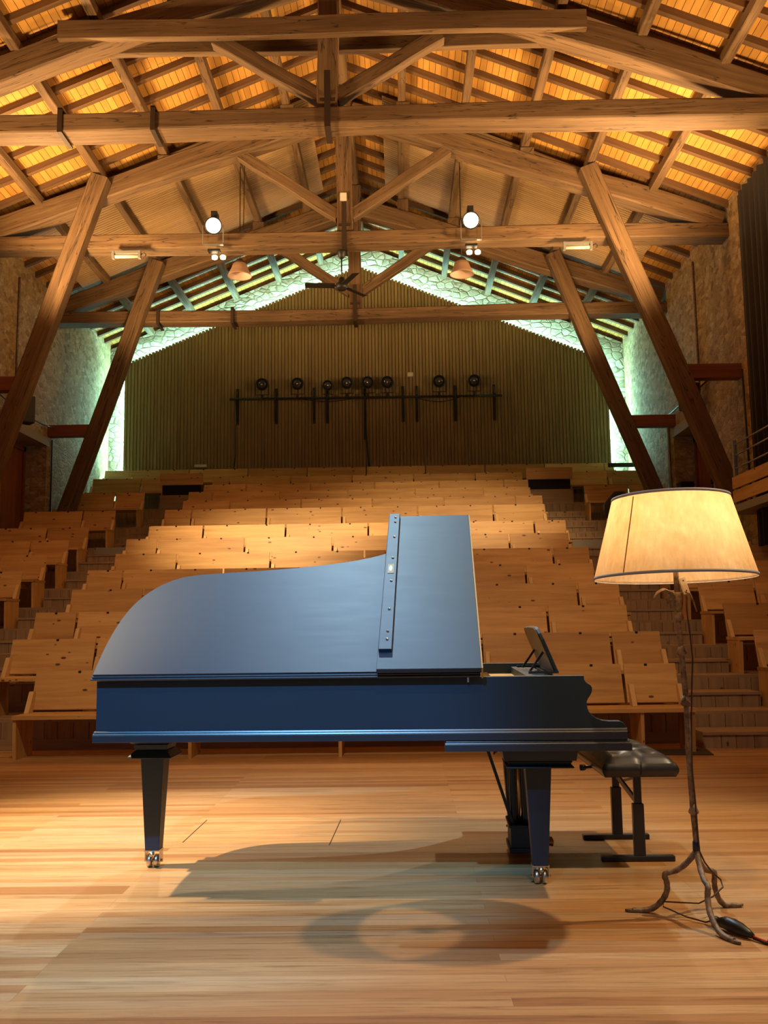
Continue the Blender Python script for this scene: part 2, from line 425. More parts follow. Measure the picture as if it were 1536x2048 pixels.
# ---- trusses
def truss(i, Y, which, braces=True, collar=False):
    t = thing('roof_truss', which, 'roof truss', (CX, Y, 7.4), 0, 'timber roof trusses')
    L = lambda r, z, dy=0: (r, dy, z-7.4)
    lo, hi = XL-CX, XR-CX
    ztb = (7.83, 7.72, 7.66)[i]; b = MB(); b.log(L(lo-.25, ztb), L(hi+.25, ztb), .38, .24, .03, 18); b.build('tie_beam', M['beam'], t)
    b = MB(); b.log(L(0, ztb+.1), L(0, APEX-.28), .26 if i else .27, .28, .02, 6, up=(0, 1, 0)); b.build('king_post', M['beam'], t)
    for sx in (-1, 1):
        b = MB(); b.log(L(sx*.12, 9.98), L(sx*6.35, 7.87), .32, .35, .03, 12, bow=.05); b.build('principal_rafter', M['beam'], t)
        e = (sx*1.5, 9.02) if collar else (sx*1.78, 9.3)
        b = MB(); b.log(L(sx*.1, 8.15), L(*e), .17, .19, .015, 6); b.build('strut', M['beam'], t)
        for r in PUR[:4]:
            zc = 9.98-(r-.12)*.3387+.13; zt = APEX-SL*r-.2
            if zt-zc > .05:
                b = MB(); b.box(sx*r-.09, sx*r+.14, -.13, .13, zc-7.4, zt-7.4); b.build('purlin_block', M['beam'], t)
        if braces:
            e = 6.25 if sx > 0 else 6.05
            b = MB(); b.log(L(sx*4.1, 8.8, -.27), L(sx*e, 3.05, -.27), .3, .26, .012, 10, up=(0, 1, 0)); b.build('brace', M['beam'], t)
            b = MB(); b.box(min(sx*5.4, sx*(hi if sx > 0 else -lo)), max(sx*5.4, sx*(hi if sx > 0 else -lo)), -.38, -.16, 5.13-7.4, 5.36-7.4); b.build('wall_stub', M['redwood'], t)
        else:
            pass
    if collar:
        for dy in (-.2, .16):
            b = MB(); b.log(L(-3.55, 9.06, dy), L(3.4, 9.06, dy), .11, .26, .015, 10); b.build('collar_beam', M['beam'], t)
    b = MB()
    zl = ztb-7.4-.15; b.box(-.04, .04, -.225, -.195, zl, zl+.75); b.box(-.04, .04, -.225, .22, zl-.03, zl); b.box(-.1, .1, -.22, -.195, zl+.33, zl+.37)
    tag(b.build('iron_strap', M['strap'], t))
    for x in ((-3.5, -2.28) if i == 0 else (-4.1, -2.55) if i == 2 else ()):
        b = MB(); b.box(x-.03, x+.03, -.225, -.195, zl, zl+.3); b.box(x-.03, x+.03, -.225, .22, zl-.025, zl); b.box(x-.03, x+.03, -.225, .22, zl+.29, zl+.315)
        b.build('iron_strap', M['strap'], t)
    return t
truss(0, TRUSS_Y[0], 'nearest timber roof truss, with a doubled collar beam above its tie beam', False, True)
truss(1, TRUSS_Y[1], 'middle timber roof truss, carrying the two lit spotlights on its tie beam')
truss(2, TRUSS_Y[2], 'farthest timber roof truss, in front of the slatted back wall')

# ---- slatted panel on the gable, with the light strips behind its edges
PL, PR, PB = -6.67, 5.1, 4.2
PX = -.93
def ptop(x): return 10.02 - .415*abs(x-PX)
b = MB(); nb = 144; w = (PR-PL)/nb
for k in range(nb):
    x = PL+k*w
    zt = ptop(x+w/2)
    b.box(x+.008, x+w-.008, 22.28, 22.31, PB, zt+.03, axis=(0, 0, 1))
b.prism([(PL, 22.315, PB), (PR, 22.315, PB), (PR, 22.315, ptop(PR)), (PX, 22.315, ptop(PX)), (PL, 22.315, ptop(PL))], (0, .03, 0), axis=(0, 0, 1))
tag(b.build('slatted_panel', M['batten']), 'large olive brown panel of vertical battens covering the far gable', 'wall panel')
def strip(p0, p1, label):
    b = MB(); b.bar(p0, p1, .03, .03, (0, 1, 0)); tag(b.build('light_strip', M['led']), label, 'light strip', 'light strips behind the slatted panel')
strip((PL-.01, 22.4, ptop(PL)-.02), (PX, 22.4, ptop(PX)-.01), 'cyan light strip behind the left sloping edge of the slatted panel')
strip((PR+.01, 22.4, ptop(PR)-.02), (PX, 22.4, ptop(PX)-.01), 'cyan light strip behind the right sloping edge of the slatted panel')
strip((PL-.005, 22.4, 4.2), (PL-.005, 22.4, ptop(PL)-.05), 'cyan light strip behind the left upright edge of the slatted panel')
strip((PR+.005, 22.4, 4.2), (PR+.005, 22.4, ptop(PR)-.05), 'cyan light strip behind the right upright edge of the slatted panel')

# ------------------------------------------------------------------ tiers and pews
T = [.80, 1.11, 1.42, 1.73, 2.04, 2.34, 2.65, 2.96, 3.43, 3.73, 4.05, 4.35, 4.67, 4.99]   # top of each backrest
YR = [9.5, 10.42, 11.34, 12.26, 13.18, 14.1, 15.02, 15.96, 17.46, 18.46, 19.42, 20.4, 21.35, 22.12]
ZP = [t-.80 for t in T]
AL = (-5.3, -4.42); AR = (2.86, 3.8)     # the two aisles
def planks(b, x0, x1, y, z0, z1, step=.155):
    """a riser faced with upright boards"""
    x = x0
    while x < x1-.01:
        wd = min(step*random.uniform(.8, 1.2), x1-x)
        b.box(x+.003, x+wd-.003, y-.02-random.uniform(0, .003), y, z0, z1-.028, axis=(0, 0, 1)); x += wd
FR = [None] + [YR[i-1]+.24 for i in range(1, 14)]
FR[8] = 16.25
for i in range(1, 14):
    y0 = FR[i]; y1 = FR[i+1] if i < 13 else 22.62
    b = MB()
    b.box(XL, XR, y0-.02, y1-.021, ZP[i]-.03, ZP[i], axis=(1, 0, 0))
    planks(b, XL, XR, y0, ZP[i-1], ZP[i])
    b.box(XL, XR, y0-.035, y0-.021, ZP[i-1]+.002, ZP[i-1]+.11, axis=(1, 0, 0))
    S(b.build('floor_tier', M['plank']))['label'] = 'planked seating tier with upright riser boards, under pew row %d from the stage' % (i+1)
# aisle steps
for (xa, xb), side in ((AL, 'left'), (AR, 'right')):
    t = thing('stair_flight', 'plank steps climbing the %s aisle between the pews' % side, 'stairs', ((xa+xb)/2, 9.2, 0), 0, 'aisle stairs')
    ox, oy = (xa+xb)/2, 9.2
    h = (xb-xa)/2-.01
    for i in range(1, 12):
        n = 2 if i == 8 else 1
        for k in range(n):
            y1 = FR[i]-.036; y0 = y1-.44*(n-k); z0 = ZP[i-1]; rise = (ZP[i]-ZP[i-1])/(n+1); z1 = z0+rise*(k+1)
            b = MB(); x = -h; first = (i == 1)
            while x < h-.01:
                wd = min(.16*random.uniform(.8, 1.2), h-x); zb = z0 if k == 0 else z0+.0
                b.box(x+.003, x+wd-.003, y0-oy, y0-oy+.02, zb, z1-.028, axis=(0, 0, 1)); x += wd
            b.box(-h-(.0), h, y0-.018-oy, y1-oy, z1-.028, z1, axis=(1, 0, 0))
            b.box(-h, -h+.02, y0-oy+.02, y1-oy, z0, z1-.028); b.box(h-.02, h, y0-oy+.02, y1-oy, z0, z1-.028)
            b.build('step', M['plank'], t)
    b = MB(); b.box(-h, h, FR[8]-.05-oy, FR[8]-.037-oy, ZP[7]+.33, ZP[8]); tag(b.build('grey_kickboard', M['grey_paint'], t))['label'] = 'grey painted kickboard'
    # barrier closing the aisle at the top
    g = thing('aisle_barrier', 'pine board with a dark grille closing the top of the %s aisle' % side, 'barrier', (ox, 20.66, ZP[12]), 0, 'aisle barriers')
    zz = ZP[12]
    b = MB(); b.box(-h-.05, h+.05, 0, .03, 4.40-zz, 4.66-zz); b.build('board', M['pine'], g)
    b = MB(); b.box(-h, h, .012, .03, 4.17-zz, 4.4-zz)
    b.build('grille', M['dark_void'], g)
    b = MB(); b.box(-h-.05, h+.05, -.02, .03, 0, 4.17-zz); b.build('lower_board', M['plank'], g)

BD = V3((0, .14, .40)).normalized()       # slope of a backrest
def pew(x0, x1, i, splits, label, grp, seat=True):
    zt, y, zp = T[i], YR[i], ZP[i]
    cx = (x0+x1)/2
    t = thing('pew', label, 'pew', (cx, y, zp), 0, grp)
    edges = [x0]+[s for s in splits if x0+.15 < s < x1-.15]+[x1]
    zs = .41
    nb = V3((0, -BD.z, BD.y))
    for k in range(len(edges)-1):
        a, c = edges[k]-cx+.014, edges[k+1]-cx-.014
        p_top = V3((0, 0, .80)); p_bot = V3((0, -.13, .43))
        b = MB(); mid = (p_top+p_bot)/2; ln = (p_top-p_bot)
        b.obox((( a+c)/2, mid.y, mid.z), (c-a, 0, 0), ln, V3((0, ln.z, -ln.y)).normalized()*.028, axis=(1, 0, 0) if (k+i) % 4 else (1, 0, 0))
        b.build('backrest', M['pine'], t, bevel=.004)
        L = c-a
        for q in ((.25, .75) if L > 1 else (.5,)):
            xx = a+L*q+random.uniform(-.06, .06)
            b = MB(); b.box(xx-.014, xx+.014, -.022, .004, .755, .803); b.build('number_clip', M['black_plastic'], t)
    b = MB(); b.box(x0-cx, x1-cx, -.56, -.1, zs-.035, zs, axis=(1, 0, 0)); b.build('seat', M['pine'], t)
    # uprights under the seat and behind the backrest gaps
    for k, e in enumerate(edges):
        xx = e-cx+(.02 if k == 0 else -.02 if k == len(edges)-1 else .05)
        b = MB()
        b.prism([(xx-.016, -.52, 0), (xx-.016, -.12, 0), (xx-.016, -.12, zs-.036), (xx-.016, -.54, zs-.036)], (.032, 0, 0), axis=(0, 0, 1))
        b.build('leg', M['pine'], t)
        b = MB()
        b.prism([(xx-.02, -.27, zs+.001), (xx-.02, -.155, zs+.001), (xx-.02, -.09, zs+.2), (xx-.02, -.15, zs+.2)], (.045, 0, 0), axis=(0, 0, 1))
        b.build('bracket', M['pine_edge'], t)
    return t
WORD = ('first', 'second', 'third', 'fourth', 'fifth', 'sixth', 'seventh', 'eighth', 'ninth', 'tenth', 'eleventh', 'twelfth', 'thirteenth', 'fourteenth')
for i in range(14):
    A = (i % 2 == 0)
    x0, x1 = (-4.42, 2.70) if A else (-4.31, 2.83)
    sp = [(-3.9 if A else -3.36)+1.41*k for k in range(8)]
    if i == 0: x0, x1, sp = -3.68, 2.72, [-2.05, -.64, .77, 2.18]
    if i == 12: x0, x1 = -4.31, 2.83
    if i == 13: x0, x1, sp = -7.05, 5.1, [-6.42+1.41*k for k in range(9)]
    extra = {0: 'front pew on the stage floor, behind the piano', 13: 'topmost full width pew below the slatted panel'}.get(i)
    pew(x0, x1, i, sp, extra or ('%s pew up from the stage in the middle block, knotty pine' % WORD[i]), 'middle block pews')
for i in (3, 4, 5, 6, 7, 8, 10, 12):
    pew(XL+.05, AL[0]-.02, i, [-6.05 if i % 2 else -5.95], 'pew left of the left aisle, level with row %s from the stage' % WORD[i], 'left block pews')
for i in (1, 2, 3, 4, 5, 6, 7, 8, 10, 12):
    pew(AR[1]+.02, XR-.05, i, [4.55 if i % 2 else 4.75], 'pew right of the right aisle, level with row %s from the stage' % WORD[i], 'right block pews')

# ------------------------------------------------------------------ doors, pipes and wall fittings
for nm, xd, y0, y1, side in (('door_1', XL-.45, 16.55, 18.57, 'left'), ('door_2', XR+.43, 16.75, 18.77, 'right')):
    t = thing(nm, 'red brown wooden shutter door in the %s wall recess' % side, 'door', (xd, (y0+y1)/2, 2.2)); t['kind'] = 'structure'
    hw = (y1-y0)/2
    b = MB()
    for k in range(8):
        b.box(-.02, .02, -hw+.1+k*(2*hw-.2)/8+.004, -hw+.1+(k+1)*(2*hw-.2)/8-.004, 0, 2.6, axis=(0, 0, 1))
    b.build('leaf', M['door_wood'], t)
    b = MB(); b.box(-.05, .05, -hw, -hw+.1, 0, 2.7); b.box(-.05, .05, hw-.1, hw, 0, 2.7); b.box(-.05, .05, -hw, hw, 2.6, 2.7); b.build('frame', M['redwood'], t)
for x0, x1, y0, y1, side in ((XL-.5, XL+.012, 16.4, 18.75, 'left'), (XR-.012, XR+.5, 16.6, 18.95, 'right')):
    b = MB(); b.box(x0, x1, y0, y1, 4.93, 5.1)
    o = S(b.build('trim_1' if side == 'left' else 'trim_2', M['concrete'])); o['label'] = 'grey lintel over the %s door recess' % side
def pipe(name, pts, r, m, label, cat, grp=None):
    b = MB(); b.tube(pts, r, 8); return tag(b.build(name, m), label, cat, grp)
pipe('conduit', [(XL+.02, 16.97, 7.85), (XL+.02, 16.97, 5.8)], .022, M['iron'], 'thin upright conduit on the left stone wall', 'pipe', 'wall conduits')
pipe('conduit', [(XR-.02, 17.0, 7.9), (XR-.02, 17.0, 5.4)], .022, M['iron'], 'thin upright conduit on the right stone wall, from roof to red block', 'pipe', 'wall conduits')
pipe('conduit', [(XR-.028, 19.1, 5.3), (XR-.028, 19.1, 3.2)], .03, M['steel'], 'grey steel conduit beside the right door recess', 'pipe', 'wall conduits')
pipe('cable', [(XL+.015, 18.87, 5.1), (XL+.015, 18.87, 3.6)], .014, M['black_plastic'], 'black cable hanging below the left red block', 'cable', 'wall cables')
pipe('cable', [(XR-.015, 14.88, 5.25), (XR-.015, 14.8, 3.0)], .016, M['black_plastic'], 'black cable hanging below the right red block near the curtain', 'cable', 'wall cables')
def hang(p0, p1, sag, n=9):
    p0, p1 = V3(p0), V3(p1)
    return [p0.lerp(p1, k/n)-V3((0, 0, sag*4*(k/n)*(1-k/n))) for k in range(n+1)]
pipe('cable', hang((XL+.12, 15.5, 5.45), (XL+.12, 18.7, 5.3), .12), .014, M['cord'], 'sagging cable from the loudspeaker to the far brace on the left wall', 'cable', 'wall cables')
pipe('cable', [(XR-.06, 15.6, 5.5), (XR-.06, 18.8, 5.4)], .018, M['cord'], 'straight cable strung between the two right braces', 'cable', 'wall cables')
pipe('cable', [(-2.78, 16.5, 9.84), (-2.8, 16.5, 8.0)], .007, M['black_plastic'], 'thin drop cable from the left roof slope to the pendant lamp', 'cable', 'drop cables')

def speaker(x, y, z, rz, side):
    t = thing('loudspeaker', 'black loudspeaker bracketed to the %s wall beside the brace' % side, 'loudspeaker', (x, y, z), rz, 'wall loudspeakers')
    b = MB(); b.prism([(-.13, -.12, -.25), (.13, -.12, -.25), (.17, .13, -.25), (-.17, .13, -.25)], (0, 0, .5)); b.build('cabinet', M['black_plastic'], t, bevel=.015)
    b = MB(); b.box(-.12, .12, -.128, -.12, -.23, .23); b.build('grille', M['black_metal'], t)
    b = MB(); b.tube([(0, .13, 0), (0, .3, .02), (0, .42, .0)], .02); b.box(-.06, .06, .4, .43, -.08, .08); b.build('bracket', M['steel'], t)
speaker(XL+.36, 16.6, 5.2, .9, 'left')
speaker(XR-.36, 16.6, 5.22, -.9, 'right')

# curtain and gallery rail at the right edge
b = MB(); rings = []
for k in range(81):
    q = k/80; y = 13.88-q*1.9
    rings.append([(5.27+.05*math.sin(q*60)+.012*math.sin(q*23), y, z) for z in (2.3, 4.5, 7.72)])
b.loft([[r[j] for r in rings] for j in range(3)], (0, 0, 1), True, False, False)
tag(b.build('curtain', M['curtain'], solid=.012), 'black pleated curtain hanging at the right edge', 'curtain')
t = thing('gallery_railing', 'steel and pine railing of a side gallery at the far right', 'railing', (5.13, 14.25, 2.94))
b = MB(); b.box(-.03, .03, -.03, .03, 0, 1.02); b.build('post', M['steel'], t, bevel=.005)
for z in (.95, .78, .58):
    b = MB(); b.tube([(0, .02, z), (0, -1.9, z+.01)], .013); b.build('rail', M['steel'], t)
for z in (.06, .27):
    b = MB(); b.box(-.04, -.008, -1.9, .06, z, z+.18); b.build('plank', M['pine'], t)
tag(t)
# gallery floor carrying it
b = MB(); b.box(5.03, XR, 12.2, 14.4, 2.83, 2.94); tag(b.build('gallery_floor', M['steel']), 'edge of the side gallery floor under the steel railing', 'gallery floor')

# small boxes
b = MB(); b.box(-4.92, -4.62, 22.2, 22.283, 5.06, 5.13); tag(b.build('emergency_light', M['white_plastic'], bevel=.01), 'small cream box low on the left of the slatted panel', 'wall box')
b = MB(); b.box(.24, .38, 22.25, 22.283, 7.22, 7.32); tag(b.build('junction_box', M['white_plastic']), 'small pale box on the slatted panel above the lamp bar', 'wall box')
b = MB(); b.box(CX-.065, CX+.045, 15.08, 15.14, 8.36, 8.48); tag(b.build('sensor_box', M['white_plastic']), 'small white square box on the middle king post', 'wall box')
t = thing('floodlight', 'black flat floodlight resting on the top pew by the right wall', 'floodlight', (5.3, 21.9, 4.83))
b = MB(); b.prism([(-.42, -.12, 0), (.25, -.12, 0), (.33, .1, .03), (-.33, .1, .03)], (0, 0, .1)); b.build('housing', M['black_metal'], t, bevel=.01)
b = MB(); b.box(-.35, .22, -.126, -.12, .02, .08); b.build('glass', M['lens'], t)
b = MB(); b.tube([(.25, 0, .06), (.36, -.05, .02), (.36, -.08, -.2)], .025); b.build('arm', M['black_metal'], t)
b = MB()
b.box(5.58, 5.85, 18.53, 18.81, 3.72, 3.98); tag(b.build('equipment_box', M['black_plastic'], bevel=.01), 'dark equipment box beside the right door, above the lampshade', 'box')
t = thing('fire_hose', 'black looped hose hanging near the right brace foot', 'hose', (XR-.1, 16.25, 3.4))
b = MB(); b.tube([(.0, .14*math.cos(a)*.8, .2+.26*math.sin(a)) for a in [PI*2*k/20 for k in range(21)]], .025); b.build('loop', M['black_plastic'], t)
b = MB(); b.box(-.06, .102, -.13, .13, -.2, -.02); b.build('holder', M['black_plastic'], t, bevel=.02)
# dark coat on a pew left of the lampshade
t = thing('draped_coat', 'dark coat slung over a right block pew, left of the lampshade', 'coat', (3.98, 17.32, 3.12))
b = MB(); rings = []
for k in range(9):
    q = k/8; z = -.02+.5*q
    r = .05+.24*math.sin(PI*(.25+.7*q))
    rings.append([(r*1.05*math.cos(2*PI*j/18)*(1+.09*math.sin(3*j+q*5))+.05, -.2+r*.42*math.sin(2*PI*j/18)*(1+.1*math.sin(5*j)), z) for j in range(18)])
b.loft(rings, (0, 0, 1), True); b.build('cloth', M['curtain'], t)

# ------------------------------------------------------------------ lamp bar on the slatted panel
ZB = 6.68
t = thing('lighting_bar', 'black pipe with wall arms on the slatted panel carrying eight spotlights', 'lighting bar', (-.78, 22.27, ZB))
b = MB(); b.tube([(-3.27, -.22, 0), (3.27, -.22, -.02)], .028, 10); b.build('pipe', M['black_metal'], t)
for x in (-3.89, -2.95, -2.03, -1.71, .12, .45, 1.38, 2.32, -.8):
    x = x+.78; b = MB()
    lz = -1.0 if abs(x+.02) < .05 else -.58
    b.box(x-.03, x+.03, -.03, 0, lz, .3, axis=(0, 0, 1)); b.bar((x, -.02, -.5), (x, -.24, 0), .04, .03); b.bar((x, -.02, .24), (x, -.22, .02), .03, .03)
    b.build('wall_arm', M['black_metal'], t)
for pts in ([(-.02, -.1, -.5), (.0, -.05, -1.0), (.06, -.02, -1.6), (.1, -.02, -1.85)], hang((1.2, -.2, -.02), (2.3, -.2, -.02), .12), hang((-1.6, -.2, 0), (-.2, -.2, 0), .09), [(-3.15, -.03, -.58), (-3.15, -.02, -1.3), (-3.22, -.02, -1.9)]):
    b = MB(); b.tube(pts, .018 if len(pts) == 4 and pts[0][0] > -1 else .01, 6); b.build('cable', M['black_plastic'], t)
def stage_light():
    t = thing('stage_spotlight', 'x', 'spotlight', (0, 0, 0), 0, 'unlit spotlights on the bar')
    c = V3((0, -.03, .36)); d = V3((0, -1, -.32)).normalized()
    b = MB(); b.lathe([(.0, -.22), (.06, -.22), (.13, -.2), (.135, .04), (.15, .05), (.15, .09), (.135, .09), (.12, .05), (.0, .04)], c, 20, d, caps=False); b.build('housing', M['black_metal'], t)
    b = MB(); b.lathe([(.0, .075), (.06, .085), (.115, .07), (.115, .05)], c, 20, d); b.build('lens', M['lens'], t)
    b = MB(); b.lathe([(.0, .03), (.03, .1), (.012, .115), (.0, .115)], c, 10, d); b.build('lamp_reflection', M['silver'], t)
    b = MB(); b.bar((-.16, -.03, .36), (-.16, -.03, .1), .012, .03, (0, 1, 0)); b.bar((.16, -.03, .36), (.16, -.03, .1), .012, .03, (0, 1, 0)); b.bar((-.16, -.03, .1), (.16, -.03, .1), .03, .012); b.build('yoke', M['black_metal'], t)
    b = MB(); b.box(-.03, .03, -.06, 0, 0, .1); b.build('clamp', M['black_metal'], t, bevel=.004)
    return t
sl = [(-3.26, .02, 'leftmost unlit spotlight on the wall bar, squarish hood'), (-2.41, .03, 'second spotlight from the left end of the wall bar'), (-1.68, 0, 'third spotlight from the left on the wall bar, slightly smaller'),
      (-1.22, .03, 'fourth spotlight from the left on the wall bar'), (-.72, .03, 'fifth spotlight on the wall bar, beside the thick cable arm'), (-.25, .03, 'sixth spotlight on the wall bar, right of the thick cable arm'),
      (.99, .05, 'seventh spotlight, second from the right end of the wall bar'), (1.83, .06, 'rightmost unlit spotlight on the wall bar')]
proto = stage_light()
for k, (x, dz, lab) in enumerate(sl):
    o = proto if k == 0 else copy_tree(proto)
    o.location = (x, 22.05, ZB+.02-.03); o['label'] = lab
    if k == 2: o.scale = (.85, .85, .85)

# ------------------------------------------------------------------ lit spotlights, pendants, fan, tubes
def lit_spot(x, side, tilt):
    t = thing('beam_spotlight', 'lit round spotlight clamped on the middle tie beam, %s of the fan' % side, 'spotlight', (x, 15.0, 7.55), 0, 'lit beam spotlights')
    c = V3((0, -.05, .34)); d = V3((tilt, -1, -.5)).normalized()
    b = MB(); b.lathe([(.0, -.3), (.05, -.3), (.11, -.27), (.13, -.1), (.13, .04), (.145, .05), (.145, .08), (.128, .08), (.122, .05), (.0, .045)], c, 24, d, caps=False); b.box(-.05, .05, .0, .2, .5, .62); b.build('housing', M['black_metal'], t)
    b = MB(); b.lathe([(.0, .066), (.12, .06), (.12, .05)], c, 24, d); b.build('lens', M['lamp_face'], t)
    b = MB()
    for s in (-1, 1): b.bar((s*.17, -.05, .34), (s*.17, -.05, 0), .012, .03, (0, 1, 0))
    b.bar((-.17, -.05, .0), (.17, -.05, .0), .06, .012); b.build('yoke', M['steel'], t)
    b = MB(); b.box(-.1, .1, .0, .12, -.08, -.04); b.build('clamp', M['black_metal'], t)
    for s in (-.07, .07):
        b = MB(); b.lathe([(.0, -.06), (.045, -.04), (.05, 0), (.03, .02)], (s+.05, .2, -.1), 12); b.build('under_bulb', M['bulb'], t)
lit_spot(-3.04, 'left', .25); lit_spot(1.26, 'right', -.1)
def pendant(x, y, z, side):
    t = thing('pendant_lamp', 'unlit bell shaped pendant lamp hanging under the %s lit spotlight' % side, 'pendant lamp', (x, y, z), 0, 'bell pendant lamps')
    b = MB(); b.lathe([(.09, .245), (.125, .23), (.15, .15), (.195, .05), (.222, 0), (.22, -.004), (.19, .045), (.145, .14), (.0, .2)], (0, 0, 0), 28, caps=False); b.build('shade', M['pendant'], t)
    b = MB(); b.lathe([(.216, .003), (.185, .045), (.138, .13), (.0, .18)], (0, 0, 0), 28, caps=False); b.build('shade_lining', M['pendant_in'], t)
    b = MB(); b.lathe([(.0, .32), (.05, .32), (.085, .28), (.085, .24)], (0, 0, 0), 16); b.build('cap', M['strap'], t)
    b = MB(); b.tube([(0, 0, .32), (.0, 0, roof(CX+2.05)-z-.19)], .008, 6); b.build('cord', M['black_plastic'], t)
pendant(-2.86, 16.5, 7.6, 'left'); pendant(1.2, 16.5, 7.55, 'right')
t = thing('ceiling_fan', 'black three blade ceiling fan below the middle of the tie beam', 'ceiling fan', (-.92, 15.14, 6.9))
b = MB(); b.lathe([(.02, .5), (.05, .53), (.08, .62), (.08, .64), (.0, .64)], (0, .16, 0), 16); b.build('canopy', M['black_metal'], t)
b = MB(); b.tube([(0, .16, .52), (0, .16, .1)], .012, 8); b.build('rod', M['black_metal'], t)
b = MB(); b.lathe([(0, -.04), (.07, -.04), (.1, 0), (.1, .06), (.06, .09), (.05, .16), (.03, .18), (.0, .18)], (0, .16, 0), 20); b.build('motor', M['black_metal'], t)
for a in (PI*1.03, PI*.30, -PI*.36):
    d = V3((math.cos(a), math.sin(a), 0)); s = V3((-d.y, d.x, 0))
    b = MB(); b.obox(V3((0, .16, .03))+d*.37, d*.5, s*.13+V3((0, 0, .03)), V3((0, 0, .012))); b.bar(V3((0, .16, .03))+d*.07, V3((0, .16, .03))+d*.16, .04, .015); b.build('blade', M['black_metal'], t)
for x, z, side, tl in ((-4.5, 7.4, 'left', .02), (3.02, 7.4, 'right', .05)):
    t = thing('tube_light', 'short unlit tube light hung below the %s end of the middle tie beam' % side, 'tube light', (x, 15.0, z), 0, 'tube lights')
    b = MB(); b.box(-.22, .22, -.03, .03, .05, .09); b.box(-.24, -.2, -.04, .04, -.04, .09); b.box(.2, .24, -.04, .04, -.04, .09); b.build('fitting', M['steel'], t)
    b = MB(); b.tube([(-.2, 0, 0), (.2, 0, 0)], .03, 10); b.build('tube', M['tube_glass'], t)
    b = MB(); b.tube([(.24, 0, .03), (.3, 0, .06), (.33, 0, .02), (.3, 0, -.01)], .008, 6); b.build('cable', M['black_plastic'], t)

# floor mat by the front pew
b = MB(); b.prism([(2.35, 8.83, 0.001), (2.82, 8.8, 0.001), (2.88, 9.2, 0.001), (2.35, 9.2, 0.001)], (0, 0, .008)); tag(b.build('floor_mat', M['mat']), 'dark mat on the floor at the right end of the front pew', 'mat')

# ------------------------------------------------------------------ grand piano (local: u along the length, v away from the camera)
PA = .0405
P = thing('grand_piano', 'satin black grand piano with its lid propped open', 'grand piano', (-1.44, 4.47, 0), -PA)
PW = 1.56
OUT = [(0, 0), (-.012, .18), (-.014, .36), (0, .54), (.035, .68), (.09, .79), (.16, .87), (.25, .925), (.42, .95), (.62, .965), (.85, .995), (1.05, 1.035), (1.22, 1.085), (1.36, 1.16), (1.48, 1.27), (1.58, 1.39), (1.68, 1.49), (1.80, PW-.01), (1.9, PW)]
# smooth the outline
def smooth(pts, it=2):
    for _ in range(it):
        q = [pts[0]]
        for a, c in zip(pts[:-1], pts[1:]):
            q += [(a[0]*.75+c[0]*.25, a[1]*.75+c[1]*.25), (a[0]*.25+c[0]*.75, a[1]*.25+c[1]*.75)]
        pts = q+[pts[-1]]
    return pts
OS = smooth(OUT, 2)
def offset(pts, d):
    res = []
    for i, p in enumerate(pts):
        a = pts[max(i-1, 0)]; c = pts[min(i+1, len(pts)-1)]
        t = V3((c[0]-a[0], c[1]-a[1], 0)).normalized(); n = V3((t.y, -t.x, 0))   # towards the inside
        res.append((p[0]+n.x*d, p[1]+n.y*d))
    return res
RIN = offset(OS, .05)
RB, RT = .68, .966
ARM = [(2.273, .966), (2.274, .949), (2.280, .938), (2.290, .930), (2.303, .921), (2.308, .911), (2.308, .900), (2.305, .889), (2.298, .876), (2.288, .862), (2.282, .850), (2.281, .838), (2.284, .820), (2.290, .804), (2.303, .788), (2.322, .775), (2.345, .765), (2.375, .7605), (2.429, .760), (2.442, .754), (2.450, .744), (2.456, .730), (2.460, RB)]
def rim_strip(mb, outer, inner, z0, z1):
    n = len(outer)
    rings = [[(outer[i][0], outer[i][1], z0), (outer[i][0], outer[i][1], z1), (inner[i][0], inner[i][1], z1), (inner[i][0], inner[i][1], z0)] for i in range(n)]
    mb.loft(rings, (0, 0, 1), False)
b = MB()
b.prism([(0, 0, RB), (0, 0, RT)]+[(u, 0, z) for u, z in ARM], (0, .05, 0))
rim_strip(b, OS, RIN, RB, RT)
b.prism([(1.9, PW-.05, RB), (1.9, PW-.05, RT)]+[(u, PW-.05, z) for u, z in ARM], (0, .05, 0))
b.build('rim', M['piano_black_bluelit'], P, bevel=.0025)
OX = offset(OS, -.012)
b = MB(); 
for z0, z1, pr in ((RB, .711, .012), (.7125, .7205, .0115), (.7225, .7305, .008)):
    k = .0045 if z0 > RB else .0
    b.prism([(-pr, -pr, z0), (-pr, -pr+k, z1), (-pr, .0, z1), (-pr, .0, z0)], (2.457+pr, 0, 0))
    rim_strip(b, offset(OS, -pr), OS, z0, z1)
    b.box(1.9, 2.457, PW, PW+pr, z0, z1)
b.build('base_moulding', M['piano_edge'], P, bevel=.001)
b = MB(); b.prism([(u, v, .70) for u, v in RIN if u < 1.88]+[(1.88, PW-.05, .70), (2.1, PW-.05, .70), (2.1, .05, .70), (.05, .05, .70)], (0, 0, .03)); b.build('bottom_frame', M['desk_inner'], P)
b = MB(); b.prism([(u, v, .885) for u, v in RIN if u < 1.88]+[(1.88, PW-.052, .885), (2.14, PW-.052, .885), (2.14, .052, .885), (.05, .052, .885)], (0, 0, .02)); b.build('iron_plate', M['gold_plate'], P)
b = MB()
for k in range(44):
    q = k/43; u1 = .25+1.0*q**.8; v = .12+1.3*q
    b.tube([(1.9, v, .915), (u1, min(v*.9+.05, .9+q*.3), .915)], .0016, 4)
st = b.build('strings', M['brass'], P); st['kind'] = 'stuff'
